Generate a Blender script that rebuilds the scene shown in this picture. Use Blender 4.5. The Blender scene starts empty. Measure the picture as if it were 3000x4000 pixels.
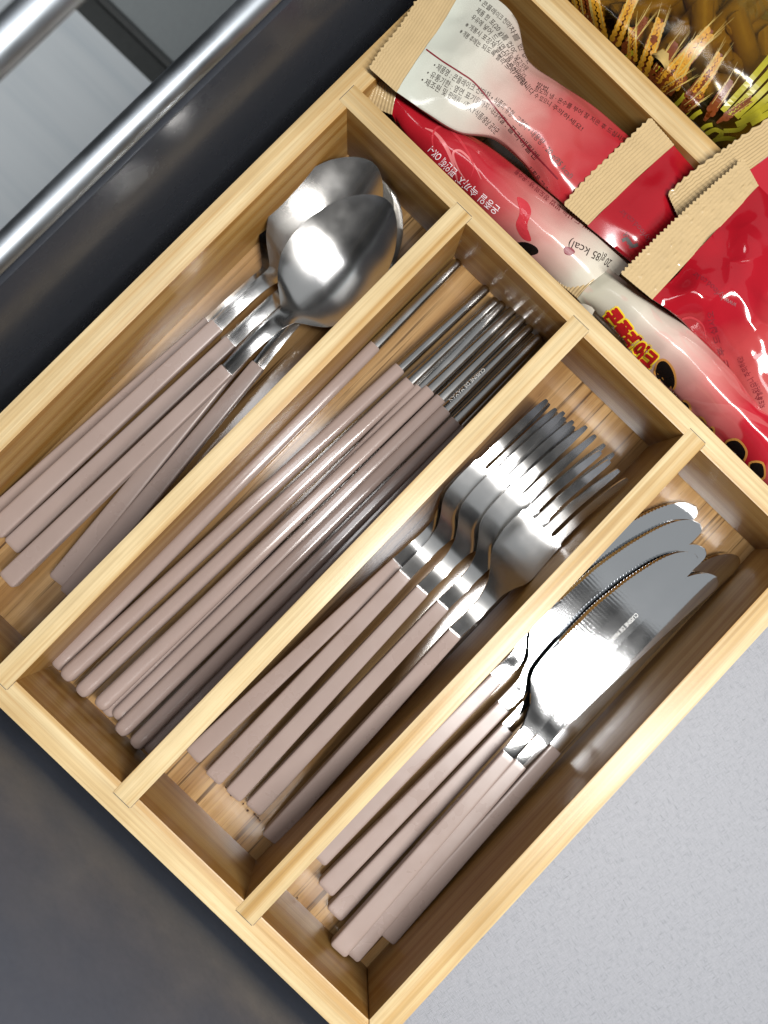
import bpy, bmesh, math, random
from mathutils import Vector, Matrix, noise
from mathutils.bvhtree import BVHTree

# ------------------------------------------------------------------ scene, camera, light
scn = bpy.context.scene
COL = scn.collection
S = 0.01                                    # everything below is written in centimetres
rnd = random.Random(7)

CAMR = ((0.69334951, -0.71937501, 0.04202432), (-0.7185376, -0.69459767, -0.03518222), (0.05449921, -0.00580248, -0.99849695))
CAMC = Vector((11.96931608, 12.48886677, 32.72143004))
FOC = 3095.87
cam_d = bpy.data.cameras.new("camera")
cam = bpy.data.objects.new("camera", cam_d)
COL.objects.link(cam)
r0, r1, r2 = (Vector(r) for r in CAMR)
m = Matrix((r0, -r1, -r2)).transposed().to_4x4()
m.translation = CAMC * S
cam.matrix_world = m
cam_d.sensor_fit = 'HORIZONTAL'
cam_d.sensor_width = 36.0
cam_d.lens = 36.0 * FOC / 3000.0
cam_d.clip_start = 0.01
cam_d.clip_end = 50
cam_d.dof.use_dof = True
cam_d.dof.focus_distance = 0.302
cam_d.dof.aperture_fstop = 13.0
scn.camera = cam

world = bpy.data.worlds.new("World")
scn.world = world
world.use_nodes = True
world.node_tree.nodes["Background"].inputs[0].default_value = (0.90, 0.95, 1.0, 1)
world.node_tree.nodes["Background"].inputs[1].default_value = 0.018

def lamp(name, loc, sx, sy, power, color, rot=(0, 0, 0)):
    d = bpy.data.lights.new(name, 'AREA')
    d.shape = 'RECTANGLE'
    d.size, d.size_y = sx * S, sy * S
    d.energy = power
    d.color = color
    o = bpy.data.objects.new(name, d)
    o.location = Vector(loc) * S
    o.rotation_euler = rot
    COL.objects.link(o)
    return o
# the long LED kitchen lamp overhead, and the weaker ceiling glow beyond it
lamp("kitchen_lamp", (16.0, 18.0, 78), 9, 70, 2.2, (0.98, 0.98, 1.0))
k_ = Vector((16.8, -21, 84)); d_ = (Vector((13, 11, 2)) - k_).to_track_quat('-Z', 'Y').to_euler()
lamp("main_lamp", k_, 10, 46, 14.0, (1.0, 0.98, 0.95), d_)
lamp("ceiling_glow", (80, 2, 104), 100, 130, 1.55, (0.93, 0.97, 1.0), (0, math.radians(28), 0))

scn.view_settings.view_transform = 'Standard'
scn.view_settings.look = 'None'
scn.view_settings.exposure = -0.12
scn.view_settings.gamma = 1.0
scn.cycles.max_bounces = 10
scn.cycles.caustics_reflective = True

# ------------------------------------------------------------------ helpers
def at(px, py, z):
    """Point (cm) at height z that the photograph shows at px, py (3000 x 4000)."""
    c = Vector(((px - 1500) / FOC, (py - 2000) / FOC, 1.0))
    d = r0 * c.x + r1 * c.y + r2 * c.z
    return CAMC + d * ((z - CAMC.z) / d.z)

def ray_dir(px, py):
    c = Vector(((px - 1500) / FOC, (py - 2000) / FOC, 1.0))
    return (r0 * c.x + r1 * c.y + r2 * c.z).normalized()

def mesh(name, verts, faces, mat, smooth=None, uvs=None):
    me = bpy.data.meshes.new(name)
    me.from_pydata([Vector(v) * S for v in verts], [], faces)
    if mat: me.materials.append(mat)
    if uvs:
        l = me.uv_layers.new(name="UVMap")
        for p in me.polygons:
            for li, vi in zip(p.loop_indices, p.vertices):
                l.data[li].uv = uvs[vi]
    me.validate()
    bm = bmesh.new(); bm.from_mesh(me)
    bmesh.ops.recalc_face_normals(bm, faces=bm.faces)
    bm.to_mesh(me); bm.free()
    if smooth is not None:
        for p in me.polygons: p.use_smooth = True
        if smooth < 179: me.set_sharp_from_angle(angle=math.radians(smooth))
    return me

def link(name, me, parent=None, kind=None, loc=None):
    o = bpy.data.objects.new(name, me)
    COL.objects.link(o)
    if loc is not None: o.location = Vector(loc) * S
    if parent is not None: o.parent = parent
    if kind: o["kind"] = kind
    return o

def thing(name, label, cat, loc=(0, 0, 0), group=None):
    o = bpy.data.objects.new(name, None)
    o.empty_display_size = 0.01
    COL.objects.link(o)
    o.location = Vector(loc) * S
    o["label"] = label; o["category"] = cat
    if group: o["group"] = group
    return o

def tag(o, label, cat, group=None):
    o["label"] = label; o["category"] = cat
    if group: o["group"] = group
    return o

def bevel_box(x0, x1, y0, y1, z0, z1, b=0.06, seg=2):
    bm = bmesh.new()
    bmesh.ops.create_cube(bm, size=1)
    for v in bm.verts:
        v.co = Vector(((x0 + x1) / 2 + v.co.x * (x1 - x0), (y0 + y1) / 2 + v.co.y * (y1 - y0), (z0 + z1) / 2 + v.co.z * (z1 - z0)))
    if b > 0:
        bmesh.ops.bevel(bm, geom=list(bm.edges), offset=b, segments=seg, profile=0.6, affect='EDGES')
    bm.verts.index_update()
    vs = [v.co.copy() for v in bm.verts]
    fs = [[v.index for v in f.verts] for f in bm.faces]
    bm.free()
    return vs, fs

def interp(tab, s):
    """Smooth (monotone cubic) interpolation in a table of (s, value)."""
    n = len(tab)
    if s <= tab[0][0]: return tab[0][1]
    if s >= tab[-1][0]: return tab[-1][1]
    for i in range(n - 1):
        if s <= tab[i + 1][0]: break
    def slope(k): return (tab[k + 1][1] - tab[k][1]) / (tab[k + 1][0] - tab[k][0])
    def tang(k):
        if k == 0: return slope(0)
        if k == n - 1: return slope(n - 2)
        a, b = slope(k - 1), slope(k)
        return 0 if a * b <= 0 else 2 * a * b / (a + b)
    x0, y0 = tab[i]; x1, y1 = tab[i + 1]
    h = x1 - x0; t = (s - x0) / h
    m0, m1 = tang(i) * h, tang(i + 1) * h
    return (2*t**3-3*t*t+1)*y0 + (t**3-2*t*t+t)*m0 + (-2*t**3+3*t*t)*y1 + (t**3-t*t)*m1

def cr(p0, p1, p2, p3, t):
    return 0.5 * ((2*p1) + (p2-p0)*t + (2*p0-5*p1+4*p2-p3)*t*t + (3*p1-p0-3*p2+p3)*t**3)

def crv(pts, u):
    n = len(pts)
    x = u * (n - 1); i = min(int(x), n - 2); t = x - i
    a = pts[i-1] if i > 0 else 2*pts[0]-pts[1]
    d = pts[i+2] if i + 2 < n else 2*pts[-1]-pts[-2]
    return cr(a, pts[i], pts[i+1], d, t)

# ------------------------------------------------------------------ materials
def mat(name):
    mt = bpy.data.materials.new(name)
    mt.use_nodes = True
    nt = mt.node_tree
    return mt, nt, nt.nodes["Principled BSDF"]

def N(nt, t, **kw):
    n = nt.nodes.new(t)
    for k, v in kw.items():
        if k.startswith("i_"):
            key = k[2:].replace("_", " ")
            n.inputs[int(key) if key.isdigit() else key].default_value = v
        else:
            setattr(n, k, v)
    return n

def ramp(nt, stops, interp_='LINEAR'):
    n = nt.nodes.new("ShaderNodeValToRGB")
    cr_ = n.color_ramp
    cr_.interpolation = interp_
    while len(cr_.elements) < len(stops): cr_.elements.new(0.5)
    for e, (p, c) in zip(cr_.elements, stops):
        e.position = p
        e.color = (*c, 1) if len(c) == 3 else c
    return n

def noise_tex(nt, vec, scale, detail=3, rough=0.5, dist=0.0):
    n = nt.nodes.new("ShaderNodeTexNoise")
    n.inputs["Scale"].default_value = 1.0
    n.inputs["Detail"].default_value = detail
    n.inputs["Roughness"].default_value = rough
    n.inputs["Distortion"].default_value = dist
    mp = nt.nodes.new("ShaderNodeMapping")
    mp.inputs["Scale"].default_value = scale
    nt.links.new(vec, mp.inputs["Vector"])
    nt.links.new(mp.outputs[0], n.inputs["Vector"])
    return n

def obj_coord(nt, rand=True):
    tc = nt.nodes.new("ShaderNodeTexCoord")
    if not rand: return tc.outputs["Object"]
    oi = nt.nodes.new("ShaderNodeObjectInfo")
    ml = N(nt, "ShaderNodeMath", operation='MULTIPLY', i_1=7.3)
    nt.links.new(oi.outputs["Random"], ml.inputs[0])
    ad = N(nt, "ShaderNodeVectorMath", operation='ADD')
    nt.links.new(tc.outputs["Object"], ad.inputs[0])
    nt.links.new(ml.outputs[0], ad.inputs[1])
    return ad.outputs[0]

def mix(nt, fac, a, b, mode='MIX'):
    n = nt.nodes.new("ShaderNodeMix")
    n.data_type = 'RGBA'; n.blend_type = mode
    for sock, v in ((n.inputs[0], fac), (n.inputs[6], a), (n.inputs[7], b)):
        if hasattr(v, "is_linked") or hasattr(v, "links"): nt.links.new(v, sock)
        else: sock.default_value = v if not isinstance(v, tuple) else ((*v, 1) if len(v) == 3 else v)
    return n.outputs[2]

def bump(nt, bs, height, strength=0.2, dist=0.0005):
    b = N(nt, "ShaderNodeBump", i_Strength=strength, i_Distance=dist)
    nt.links.new(height, b.inputs["Height"])
    nt.links.new(b.outputs[0], bs.inputs["Normal"])
    return b

def bamboo(name, along, lo, hi, streak, streak_amt, rough, spec=0.5, bmp=0.16, face_shade=(0.66, 0.50, 0.29)):
    mt, nt, bs = mat(name)
    v = obj_coord(nt)
    def sc(l, c): return (l, c, c) if along == 'X' else (c, l, c)
    n1 = noise_tex(nt, v, sc(3, 170), 2, 0.5)
    n2 = noise_tex(nt, v, sc(14, 900), 3, 0.6)
    n3 = noise_tex(nt, v, sc(9, 640), 2, 0.55)
    n4 = noise_tex(nt, v, sc(120, 2600), 1, 0.5)
    n5 = noise_tex(nt, v, (22, 22, 22), 3, 0.6)
    c1 = ramp(nt, [(0.40, lo), (0.58, hi)]); nt.links.new(n1.outputs[0], c1.inputs[0])
    c2 = ramp(nt, [(0.3, (0.80, 0.76, 0.70)), (0.62, (1.04, 1.03, 1.0))]); nt.links.new(n2.outputs[0], c2.inputs[0])
    col = mix(nt, 1.0, c1.outputs[0], c2.outputs[0], 'MULTIPLY')
    c3 = ramp(nt, [(0.57, (0, 0, 0)), (0.68, (1, 1, 1))]); nt.links.new(n3.outputs[0], c3.inputs[0])
    mm = N(nt, "ShaderNodeMath", operation='MULTIPLY', i_1=streak_amt); nt.links.new(c3.outputs[0], mm.inputs[0])
    col = mix(nt, mm.outputs[0], col, streak)
    c4 = ramp(nt, [(0.66, (0, 0, 0)), (0.76, (1, 1, 1))]); nt.links.new(n4.outputs[0], c4.inputs[0])
    mm4 = N(nt, "ShaderNodeMath", operation='MULTIPLY', i_1=0.35); nt.links.new(c4.outputs[0], mm4.inputs[0])
    col = mix(nt, mm4.outputs[0], col, streak)
    c5 = ramp(nt, [(0.3, (0.90, 0.86, 0.80)), (0.7, (1.05, 1.05, 1.05))]); nt.links.new(n5.outputs[0], c5.inputs[0])
    col = mix(nt, 1.0, col, c5.outputs[0], 'MULTIPLY')
    # upright board faces: honey tint, darkened further to paint shade into the compartments
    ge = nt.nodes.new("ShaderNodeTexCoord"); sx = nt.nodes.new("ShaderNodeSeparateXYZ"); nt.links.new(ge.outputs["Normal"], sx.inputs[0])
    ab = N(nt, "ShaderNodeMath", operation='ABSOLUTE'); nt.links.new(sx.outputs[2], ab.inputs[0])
    cf = ramp(nt, [(0.35, face_shade), (0.75, (1, 1, 1))]); nt.links.new(ab.outputs[0], cf.inputs[0])
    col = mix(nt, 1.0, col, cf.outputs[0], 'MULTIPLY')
    nt.links.new(col, bs.inputs["Base Color"])
    bs.inputs["Roughness"].default_value = rough
    bs.inputs["Specular IOR Level"].default_value = spec
    fine = noise_tex(nt, v, sc(900, 2600), 2, 0.6)
    hm = N(nt, "ShaderNodeMath", operation='ADD'); nt.links.new(fine.outputs[0], hm.inputs[0]); nt.links.new(n2.outputs[0], hm.inputs[1])
    bump(nt, bs, hm.outputs[0], bmp, 0.00025)
    return mt

LO, HI = (0.42, 0.28, 0.118), (0.55, 0.448, 0.272)
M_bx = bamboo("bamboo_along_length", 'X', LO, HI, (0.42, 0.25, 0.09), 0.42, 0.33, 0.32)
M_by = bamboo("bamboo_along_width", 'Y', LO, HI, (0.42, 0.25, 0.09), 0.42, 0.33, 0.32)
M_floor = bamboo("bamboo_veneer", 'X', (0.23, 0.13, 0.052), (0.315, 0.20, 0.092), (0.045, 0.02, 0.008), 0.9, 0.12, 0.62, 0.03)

def steel(name, base=0.78, rough=0.16, scratch=0.06, tint=(1, 0.985, 0.96)):
    mt, nt, bs = mat(name)
    v = obj_coord(nt)
    bs.inputs["Base Color"].default_value = (base * tint[0], base * tint[1], base * tint[2], 1)
    bs.inputs["Metallic"].default_value = 1.0
    n1 = noise_tex(nt, v, (60, 2500, 2500), 2, 0.6)
    n2 = noise_tex(nt, v, (45, 45, 45), 3, 0.6)
    c = ramp(nt, [(0.3, (rough * 0.78,) * 3), (0.7, (rough * 1.25,) * 3)]); nt.links.new(n2.outputs[0], c.inputs[0])
    nt.links.new(c.outputs[0], bs.inputs["Roughness"])
    if scratch: bump(nt, bs, n1.outputs[0], scratch, 0.0002)
    return mt
M_steel = steel("polished_steel", 0.74, 0.20, 0.0)
M_stick = steel("chopstick_steel", 0.50, 0.17, 0.0)

def blade_steel():
    mt, nt, bs = mat("scratched_blade_steel")
    v = obj_coord(nt)
    bs.inputs["Base Color"].default_value = (0.76, 0.77, 0.78, 1)
    bs.inputs["Metallic"].default_value = 1.0
    n2 = noise_tex(nt, v, (60, 60, 60), 3, 0.6)
    c = ramp(nt, [(0.3, (0.045,) * 3), (0.75, (0.065,) * 3)]); nt.links.new(n2.outputs[0], c.inputs[0])
    nt.links.new(c.outputs[0], bs.inputs["Roughness"])
    hs = []
    for ang, sx, sy in ((35, 60, 2600), (62, 40, 2200), (-20, 30, 1900)):
        mp = nt.nodes.new("ShaderNodeMapping"); mp.inputs["Rotation"].default_value = (0, 0, math.radians(ang))
        nt.links.new(v, mp.inputs["Vector"])
        n = noise_tex(nt, mp.outputs[0], (sx, sy, 1), 1, 0.5)
        cc = ramp(nt, [(0.62, (0, 0, 0)), (0.70, (1, 1, 1))]); nt.links.new(n.outputs[0], cc.inputs[0])
        hs.append(cc.outputs[0])
    a = N(nt, "ShaderNodeMath", operation='ADD'); nt.links.new(hs[0], a.inputs[0]); nt.links.new(hs[1], a.inputs[1])
    b = N(nt, "ShaderNodeMath", operation='ADD'); nt.links.new(a.outputs[0], b.inputs[0]); nt.links.new(hs[2], b.inputs[1])
    bump(nt, bs, b.outputs[0], 0.012, 0.00004)
    return mt
M_blade = blade_steel()

def plain(name, col, rough=0.4, spec=0.5, metal=0.0, vary=0.06, scale=300, bmp=0.0, coat=0.0):
    mt, nt, bs = mat(name)
    v = obj_coord(nt)
    n = noise_tex(nt, v, (scale,) * 3, 3, 0.6)
    c = ramp(nt, [(0.25, tuple(x * (1 - vary) for x in col)), (0.75, tuple(min(1, x * (1 + vary)) for x in col))])
    nt.links.new(n.outputs[0], c.inputs[0]); nt.links.new(c.outputs[0], bs.inputs["Base Color"])
    n_r = noise_tex(nt, v, (38, 38, 38), 4, 0.65)
    c_r = ramp(nt, [(0.35, (rough * 0.8,) * 3), (0.68, (min(1, rough * 1.35),) * 3)])
    nt.links.new(n_r.outputs[0], c_r.inputs[0]); nt.links.new(c_r.outputs[0], bs.inputs["Roughness"])
    bs.inputs["Specular IOR Level"].default_value = spec
    bs.inputs["Metallic"].default_value = metal
    bs.inputs["Coat Weight"].default_value = coat
    if bmp: bump(nt, bs, n.outputs[0], bmp, 0.0002)
    return mt
M_handle = plain("taupe_lacquer", (0.262, 0.200, 0.176), 0.30, 0.5, vary=0.05, scale=45, bmp=0.03)
M_chlac = plain("glossy_taupe_lacquer", (0.262, 0.200, 0.176), 0.12, 0.5, vary=0.05, scale=45, bmp=0.015)
M_ink = plain("dark_print", (0.022, 0.012, 0.010), 0.4)
M_ink_red = plain("dark_red_print", (0.16, 0.010, 0.018), 0.35)
M_white_ink = plain("white_print", (0.85, 0.78, 0.80), 0.35)
M_engrave = plain("engraved_lettering", (0.72, 0.72, 0.70), 0.6)
M_logo_red = plain("logo_red", (0.42, 0.012, 0.015), 0.3)
M_logo_yel = plain("logo_yellow", (0.85, 0.62, 0.03), 0.3)
M_cow = plain("black_patch_print", (0.006, 0.005, 0.005), 0.25)
M_orange = plain("orange_outline_print", (0.48, 0.22, 0.05), 0.3)
M_swirl = plain("deep_red_swirl_print", (0.42, 0.03, 0.04), 0.25)
M_pale_swirl = plain("pale_pink_swirl_print", (0.52, 0.15, 0.15), 0.25)
M_drawer = plain("dark_grey_drawer_metal", (0.030, 0.033, 0.040), 0.26, 0.25, vary=0.05, scale=500)
M_front = plain("dark_blue_grey_laminate", (0.100, 0.116, 0.152), 0.5, 0.5, vary=0.06, scale=600)
M_chrome = steel("satin_aluminium_rail", 0.36, 0.46, 0.0, (0.84, 0.92, 1.0))
M_greyboard = plain("grey_cabinet_board", (0.26, 0.29, 0.30), 0.6, vary=0.05)
M_dark = plain("dark_gap", (0.05, 0.055, 0.055), 0.7)
M_ledge = plain("charcoal_ledge", (0.075, 0.08, 0.08), 0.5)

def pale_board():
    mt, nt, bs = mat("pale_wood_grain_laminate")
    v = obj_coord(nt, False)
    n1 = noise_tex(nt, v, (60, 3, 3), 3, 0.6, 0.3)
    c = ramp(nt, [(0.30, (0.60, 0.67, 0.72)), (0.5, (0.68, 0.74, 0.78)), (0.7, (0.70, 0.76, 0.80))])
    nt.links.new(n1.outputs[0], c.inputs[0]); nt.links.new(c.outputs[0], bs.inputs["Base Color"])
    bs.inputs["Roughness"].default_value = 0.55
    return mt
M_pale = pale_board()

def liner():
    mt, nt, bs = mat("grey_woven_vinyl")
    v0 = obj_coord(nt, False)
    mp = nt.nodes.new("ShaderNodeMapping"); mp.inputs["Rotation"].default_value = (0, 0, math.radians(11))
    nt.links.new(v0, mp.inputs["Vector"]); v = mp.outputs[0]
    a = noise_tex(nt, v, (260, 2500, 1), 2, 0.6)
    b = noise_tex(nt, v, (2500, 260, 1), 2, 0.6)
    g = noise_tex(nt, v, (2600, 2600, 1), 2, 0.6)
    mx = N(nt, "ShaderNodeMath", operation='MINIMUM'); nt.links.new(a.outputs[0], mx.inputs[0]); nt.links.new(b.outputs[0], mx.inputs[1])
    c = ramp(nt, [(0.24, (0.13, 0.138, 0.154)), (0.38, (0.225, 0.234, 0.256)), (0.52, (0.262, 0.27, 0.292))])
    nt.links.new(mx.outputs[0], c.inputs[0])
    cg = ramp(nt, [(0.3, (0.85, 0.85, 0.86)), (0.7, (1.08, 1.08, 1.08))]); nt.links.new(g.outputs[0], cg.inputs[0])
    col = mix(nt, 1.0, c.outputs[0], cg.outputs[0], 'MULTIPLY')
    nt.links.new(col, bs.inputs["Base Color"])
    bs.inputs["Roughness"].default_value = 0.55
    bump(nt, bs, mx.outputs[0], 0.35, 0.0004)
    return mt
M_mat = liner()

def film(name, stops, blotch, rough=0.16, axis='U', bscale=3.0, bamt=0.35):
    """Printed plastic film: colours run along the packet's own length (UV), with soft printed blotches."""
    mt, nt, bs = mat(name)
    uv = nt.nodes.new("ShaderNodeTexCoord").outputs["UV"]
    sx = nt.nodes.new("ShaderNodeSeparateXYZ"); nt.links.new(uv, sx.inputs[0])
    n = noise_tex(nt, uv, (bscale * 2, bscale, 1), 2, 0.4, 0.6)
    ad = N(nt, "ShaderNodeMath", operation='MULTIPLY_ADD', i_1=0.16, i_2=-0.08); nt.links.new(n.outputs[0], ad.inputs[0])
    a2 = N(nt, "ShaderNodeMath", operation='ADD'); nt.links.new(ad.outputs[0], a2.inputs[0])
    nt.links.new(sx.outputs[0 if axis == 'U' else 1], a2.inputs[1])
    c = ramp(nt, stops); nt.links.new(a2.outputs[0], c.inputs[0])
    n2 = noise_tex(nt, uv, (bscale * 3, bscale * 1.3, 1), 1, 0.4, 1.5)
    c2 = ramp(nt, [(0.50, (0, 0, 0)), (0.53, (1, 1, 1)), (0.60, (0.8,) * 3), (0.63, (0, 0, 0))]); nt.links.new(n2.outputs[0], c2.inputs[0])
    mm = N(nt, "ShaderNodeMath", operation='MULTIPLY', i_1=bamt); nt.links.new(c2.outputs[0], mm.inputs[0])
    col = mix(nt, mm.outputs[0], c.outputs[0], blotch)
    nt.links.new(col, bs.inputs["Base Color"])
    bs.inputs["Roughness"].default_value = rough
    bs.inputs["Specular IOR Level"].default_value = 0.6
    v = nt.nodes.new("ShaderNodeTexCoord").outputs["Object"]
    w = noise_tex(nt, v, (45, 45, 45), 2, 0.45, 0.6)
    bump(nt, bs, w.outputs[0], 0.08, 0.0012)
    return mt
RED, PINK, CREAM = (0.36, 0.012, 0.022), (0.46, 0.15, 0.14), (0.50, 0.46, 0.38)
DRED = (0.27, 0.005, 0.011)
M_fA = film("cream_to_red_film", [(0.0, (0.45, 0.47, 0.41)), (0.30, (0.46, 0.435, 0.375)), (0.52, (0.45, 0.28, 0.24)), (0.74, (0.38, 0.08, 0.075)), (1.0, (0.31, 0.014, 0.02))], (0.60, 0.40, 0.35), bamt=0.0)
M_fB = film("red_to_cream_film", [(0.0, DRED), (0.40, (0.35, 0.02, 0.028)), (0.56, (0.41, 0.12, 0.11)), (0.68, (0.48, 0.26, 0.225)), (0.86, CREAM), (1.0, CREAM)], (0.56, 0.20, 0.19), bamt=0.0)
M_fC = film("cream_to_red_stick_film", [(0.0, (0.38, 0.36, 0.28)), (0.22, CREAM), (0.42, (0.50, 0.35, 0.30)), (0.58, (0.46, 0.16, 0.145)), (0.78, RED), (1.0, RED)], (0.56, 0.24, 0.22), bamt=0.22, bscale=1.6)
M_fD = film("glossy_red_film", [(0.0, DRED), (0.45, (0.30, 0.009, 0.017)), (0.75, (0.40, 0.07, 0.066)), (1.0, (0.46, 0.145, 0.13))], (0.55, 0.17, 0.155), rough=0.1, bamt=0.0)
M_fE = film("plain_red_film", [(0.0, DRED), (1.0, DRED)], (0.45, 0.04, 0.04), rough=0.2, bamt=0.0)
M_fF = film("bright_red_film", [(0.0, RED), (1.0, RED)], (0.45, 0.04, 0.04), rough=0.2, bamt=0.0)
M_seal = plain("beige_seal_film", (0.43, 0.315, 0.165), 0.17, 0.6, vary=0.05, scale=200)

# ------------------------------------------------------------------ the setting: drawer, liner, what lies under it
L, W, H = 23.5, 23.829, 3.539
TR, TC, TL = 1.076, 0.847, 1.02
XB0, XB1 = 31.49, 32.51                     # back rail
ZB = -0.42                                  # top of the liner mat

floor_o = link("floor", mesh("floor", *bevel_box(-90, 130, -90, 120, -62, -60, 0), M_dark), kind="structure")

drawer = thing("drawer", "dark grey metal kitchen drawer with a satin rail along its side, holding the bamboo tray", "drawer", (-1.6, 0, -1.2))
def dpart(name, box, mt, b=0.05, par=drawer, sm=40):
    vs, fs = bevel_box(*box, b)
    o0 = Vector((-1.6, 0, -1.2))
    return link(name, mesh(name, [v - o0 for v in vs], fs, mt, sm), par)
YS = 25.95
dpart("side_panel", (-1.5, 62, YS, YS + 1.3, -1.2, 7.6), M_drawer, 0.12)
dpart("front_panel", (-3.6, -1.55, -40, YS + 3.5, -2.0, 21), M_front, 0.1)
dpart("bottom_board", (-1.5, 62, -40, YS - 0.02, -1.2, -0.62), M_front, 0.02)
def tube(name, x0, x1, y, z, r, mt, par, o0, n=28):
    vs, fs = [], []
    for x in (x0, x1):
        for k in range(n):
            a = 2 * math.pi * k / n
            vs.append(Vector((x, y + r * math.cos(a), z + r * math.sin(a))) - o0)
    for k in range(n): fs.append((k, (k + 1) % n, n + (k + 1) % n, n + k))
    fs.append(tuple(range(n))); fs.append(tuple(range(n, 2 * n)))
    return link(name, mesh(name, vs, fs, mt, 40), par)
tube("side_rail", -1.5, 62, YS + 0.46, 8.1, 0.43, M_chrome, drawer, Vector((-1.6, 0, -1.2)))

liner_o = tag(link("drawer_liner", mesh("drawer_liner", *bevel_box(-1.45, 61.9, -39.9, YS - 0.1, -0.60, ZB, 0.02), M_mat)),
              "pale grey woven-look liner mat lying on the drawer bottom beside the tray", "mat")

board = tag(link("wood_panel", mesh("wood_panel", *bevel_box(-20, 27.67, 40, 96, -34, -32, 0.1), M_pale, 40)),
            "pale grey wood-grain panel seen far below the drawer's side rail", "panel")
gboard = tag(link("cabinet_panel", mesh("cabinet_panel", *bevel_box(30.2, 90, 36, 96, -34, -32, 0.15), M_greyboard, 40)),
             "plain mid-grey panel beyond the dark gap, below the drawer's side rail", "panel")
g0 = Vector((28.9, 50, -35))
gap = thing("charcoal_ledge", "charcoal ledge inside the dark gap between the two panels", "ledge", g0)
for nm_, bx_, mt_ in (("base_strip", (27.72, 29.62, 36, 96, -35, -33.2), M_dark), ("ridge", (29.63, 30.15, 36, 96, -35, -32.5), M_ledge)):
    vs, fs = bevel_box(*bx_, 0.05)
    link(nm_, mesh(nm_, [v - g0 for v in vs], fs, mt_, 40), gap)
hb0 = Vector((0, 25.1, 14))
hbar = thing("handle_bar", "thick satin metal bar above the pale wood-grain panel in the top corner", "handle bar", hb0)
tube("bar", -6, 40, 25.15, 15.9, 0.41, M_chrome, hbar, hb0)
vs, fs = bevel_box(-6, 40, 25.31, 26.2, 14.9, 15.1, 0.02)
link("backing_strip", mesh("backing_strip", [v - hb0 for v in vs], fs, M_ledge, 40), hbar)
for px_, py_ in ((40, 272), (190, 122)):
    c_ = at(px_, py_, 15.1)
    vs, fs = bevel_box(c_.x - 0.16, c_.x + 0.16, 25.28, 25.42, 15.06, 15.14, 0.02)
    link("clip", mesh("clip", [v - hb0 for v in vs], fs, M_white_ink, 40), hbar)

# ------------------------------------------------------------------ bamboo tray
TRAY = Vector((0, 0, -0.40))
tray = thing("cutlery_tray", "pale bamboo cutlery tray with four long compartments and one cross compartment", "tray", TRAY)
def tp(name, x0, x1, y0, y1, z0, z1, mt, b=0.05):
    vs, fs = bevel_box(x0, x1, y0, y1, z0, z1, b, 2)
    return link(name, mesh(name, [v - TRAY for v in vs], fs, mt, 40), tray)
ZB0 = -0.40
def prism(name, poly, z0, z1, mt, b=0.05):
    bm = bmesh.new()
    vb = [bm.verts.new((x, y, z0)) for x, y in poly]; vt = [bm.verts.new((x, y, z1)) for x, y in poly]
    n = len(poly)
    bm.faces.new(vb[::-1]); bm.faces.new(vt)
    for i in range(n): bm.faces.new((vb[i], vb[(i+1) % n], vt[(i+1) % n], vt[i]))
    bmesh.ops.bevel(bm, geom=[e for e in bm.edges], offset=b, segments=2, profile=0.6, affect='EDGES')
    bm.verts.index_update()
    vs = [v.co.copy() - TRAY for v in bm.verts]; fs = [[v.index for v in f.verts] for f in bm.faces]
    bm.free()
    return link(name, mesh(name, vs, fs, mt, 40), tray)
g = 0.004
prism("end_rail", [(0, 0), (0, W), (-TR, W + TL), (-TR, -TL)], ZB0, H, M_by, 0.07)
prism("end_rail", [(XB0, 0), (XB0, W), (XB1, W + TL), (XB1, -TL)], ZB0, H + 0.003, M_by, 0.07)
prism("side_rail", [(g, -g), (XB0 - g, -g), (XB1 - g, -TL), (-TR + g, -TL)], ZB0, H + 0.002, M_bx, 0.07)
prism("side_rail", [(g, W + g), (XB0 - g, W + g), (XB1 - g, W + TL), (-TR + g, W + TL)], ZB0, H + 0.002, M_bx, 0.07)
# joint blocks: dividers are let into the rails, 8 mm wide, a hair proud
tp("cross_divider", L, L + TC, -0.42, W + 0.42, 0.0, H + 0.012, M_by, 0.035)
DIV = [(17.621, 18.45), (11.498, 12.35), (5.389, 6.239)]
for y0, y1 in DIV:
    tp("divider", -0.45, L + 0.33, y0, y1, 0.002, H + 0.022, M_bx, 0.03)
for y0, y1 in DIV:
    tp("joint_gap", L + 0.33, L + 0.352, y0 + .02, y1 - .02, H - 0.05, H + 0.016, M_dark, 0)
    tp("joint_gap", -0.472, -0.45, y0 + .02, y1 - .02, H - 0.05, H + 0.006, M_dark, 0)
    tp("joint_gap", L + 0.02, L + 0.30, y0 - 0.016, y0 - 0.002, H - 0.05, H + 0.015, M_dark, 0)
    tp("joint_gap", -0.43, -0.02, y0 - 0.016, y0 - 0.002, H - 0.05, H + 0.005, M_dark, 0)
for yy in (-0.42 - 0.018, W + 0.42):
    tp("joint_gap", L + 0.03, L + TC - 0.03, yy, yy + 0.018, H - 0.05, H + 0.007, M_dark, 0)
tp("base_panel", -0.3, XB0 + 0.3, -0.3, W + 0.3, -0.36, 0.0, M_floor, 0)

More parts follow.
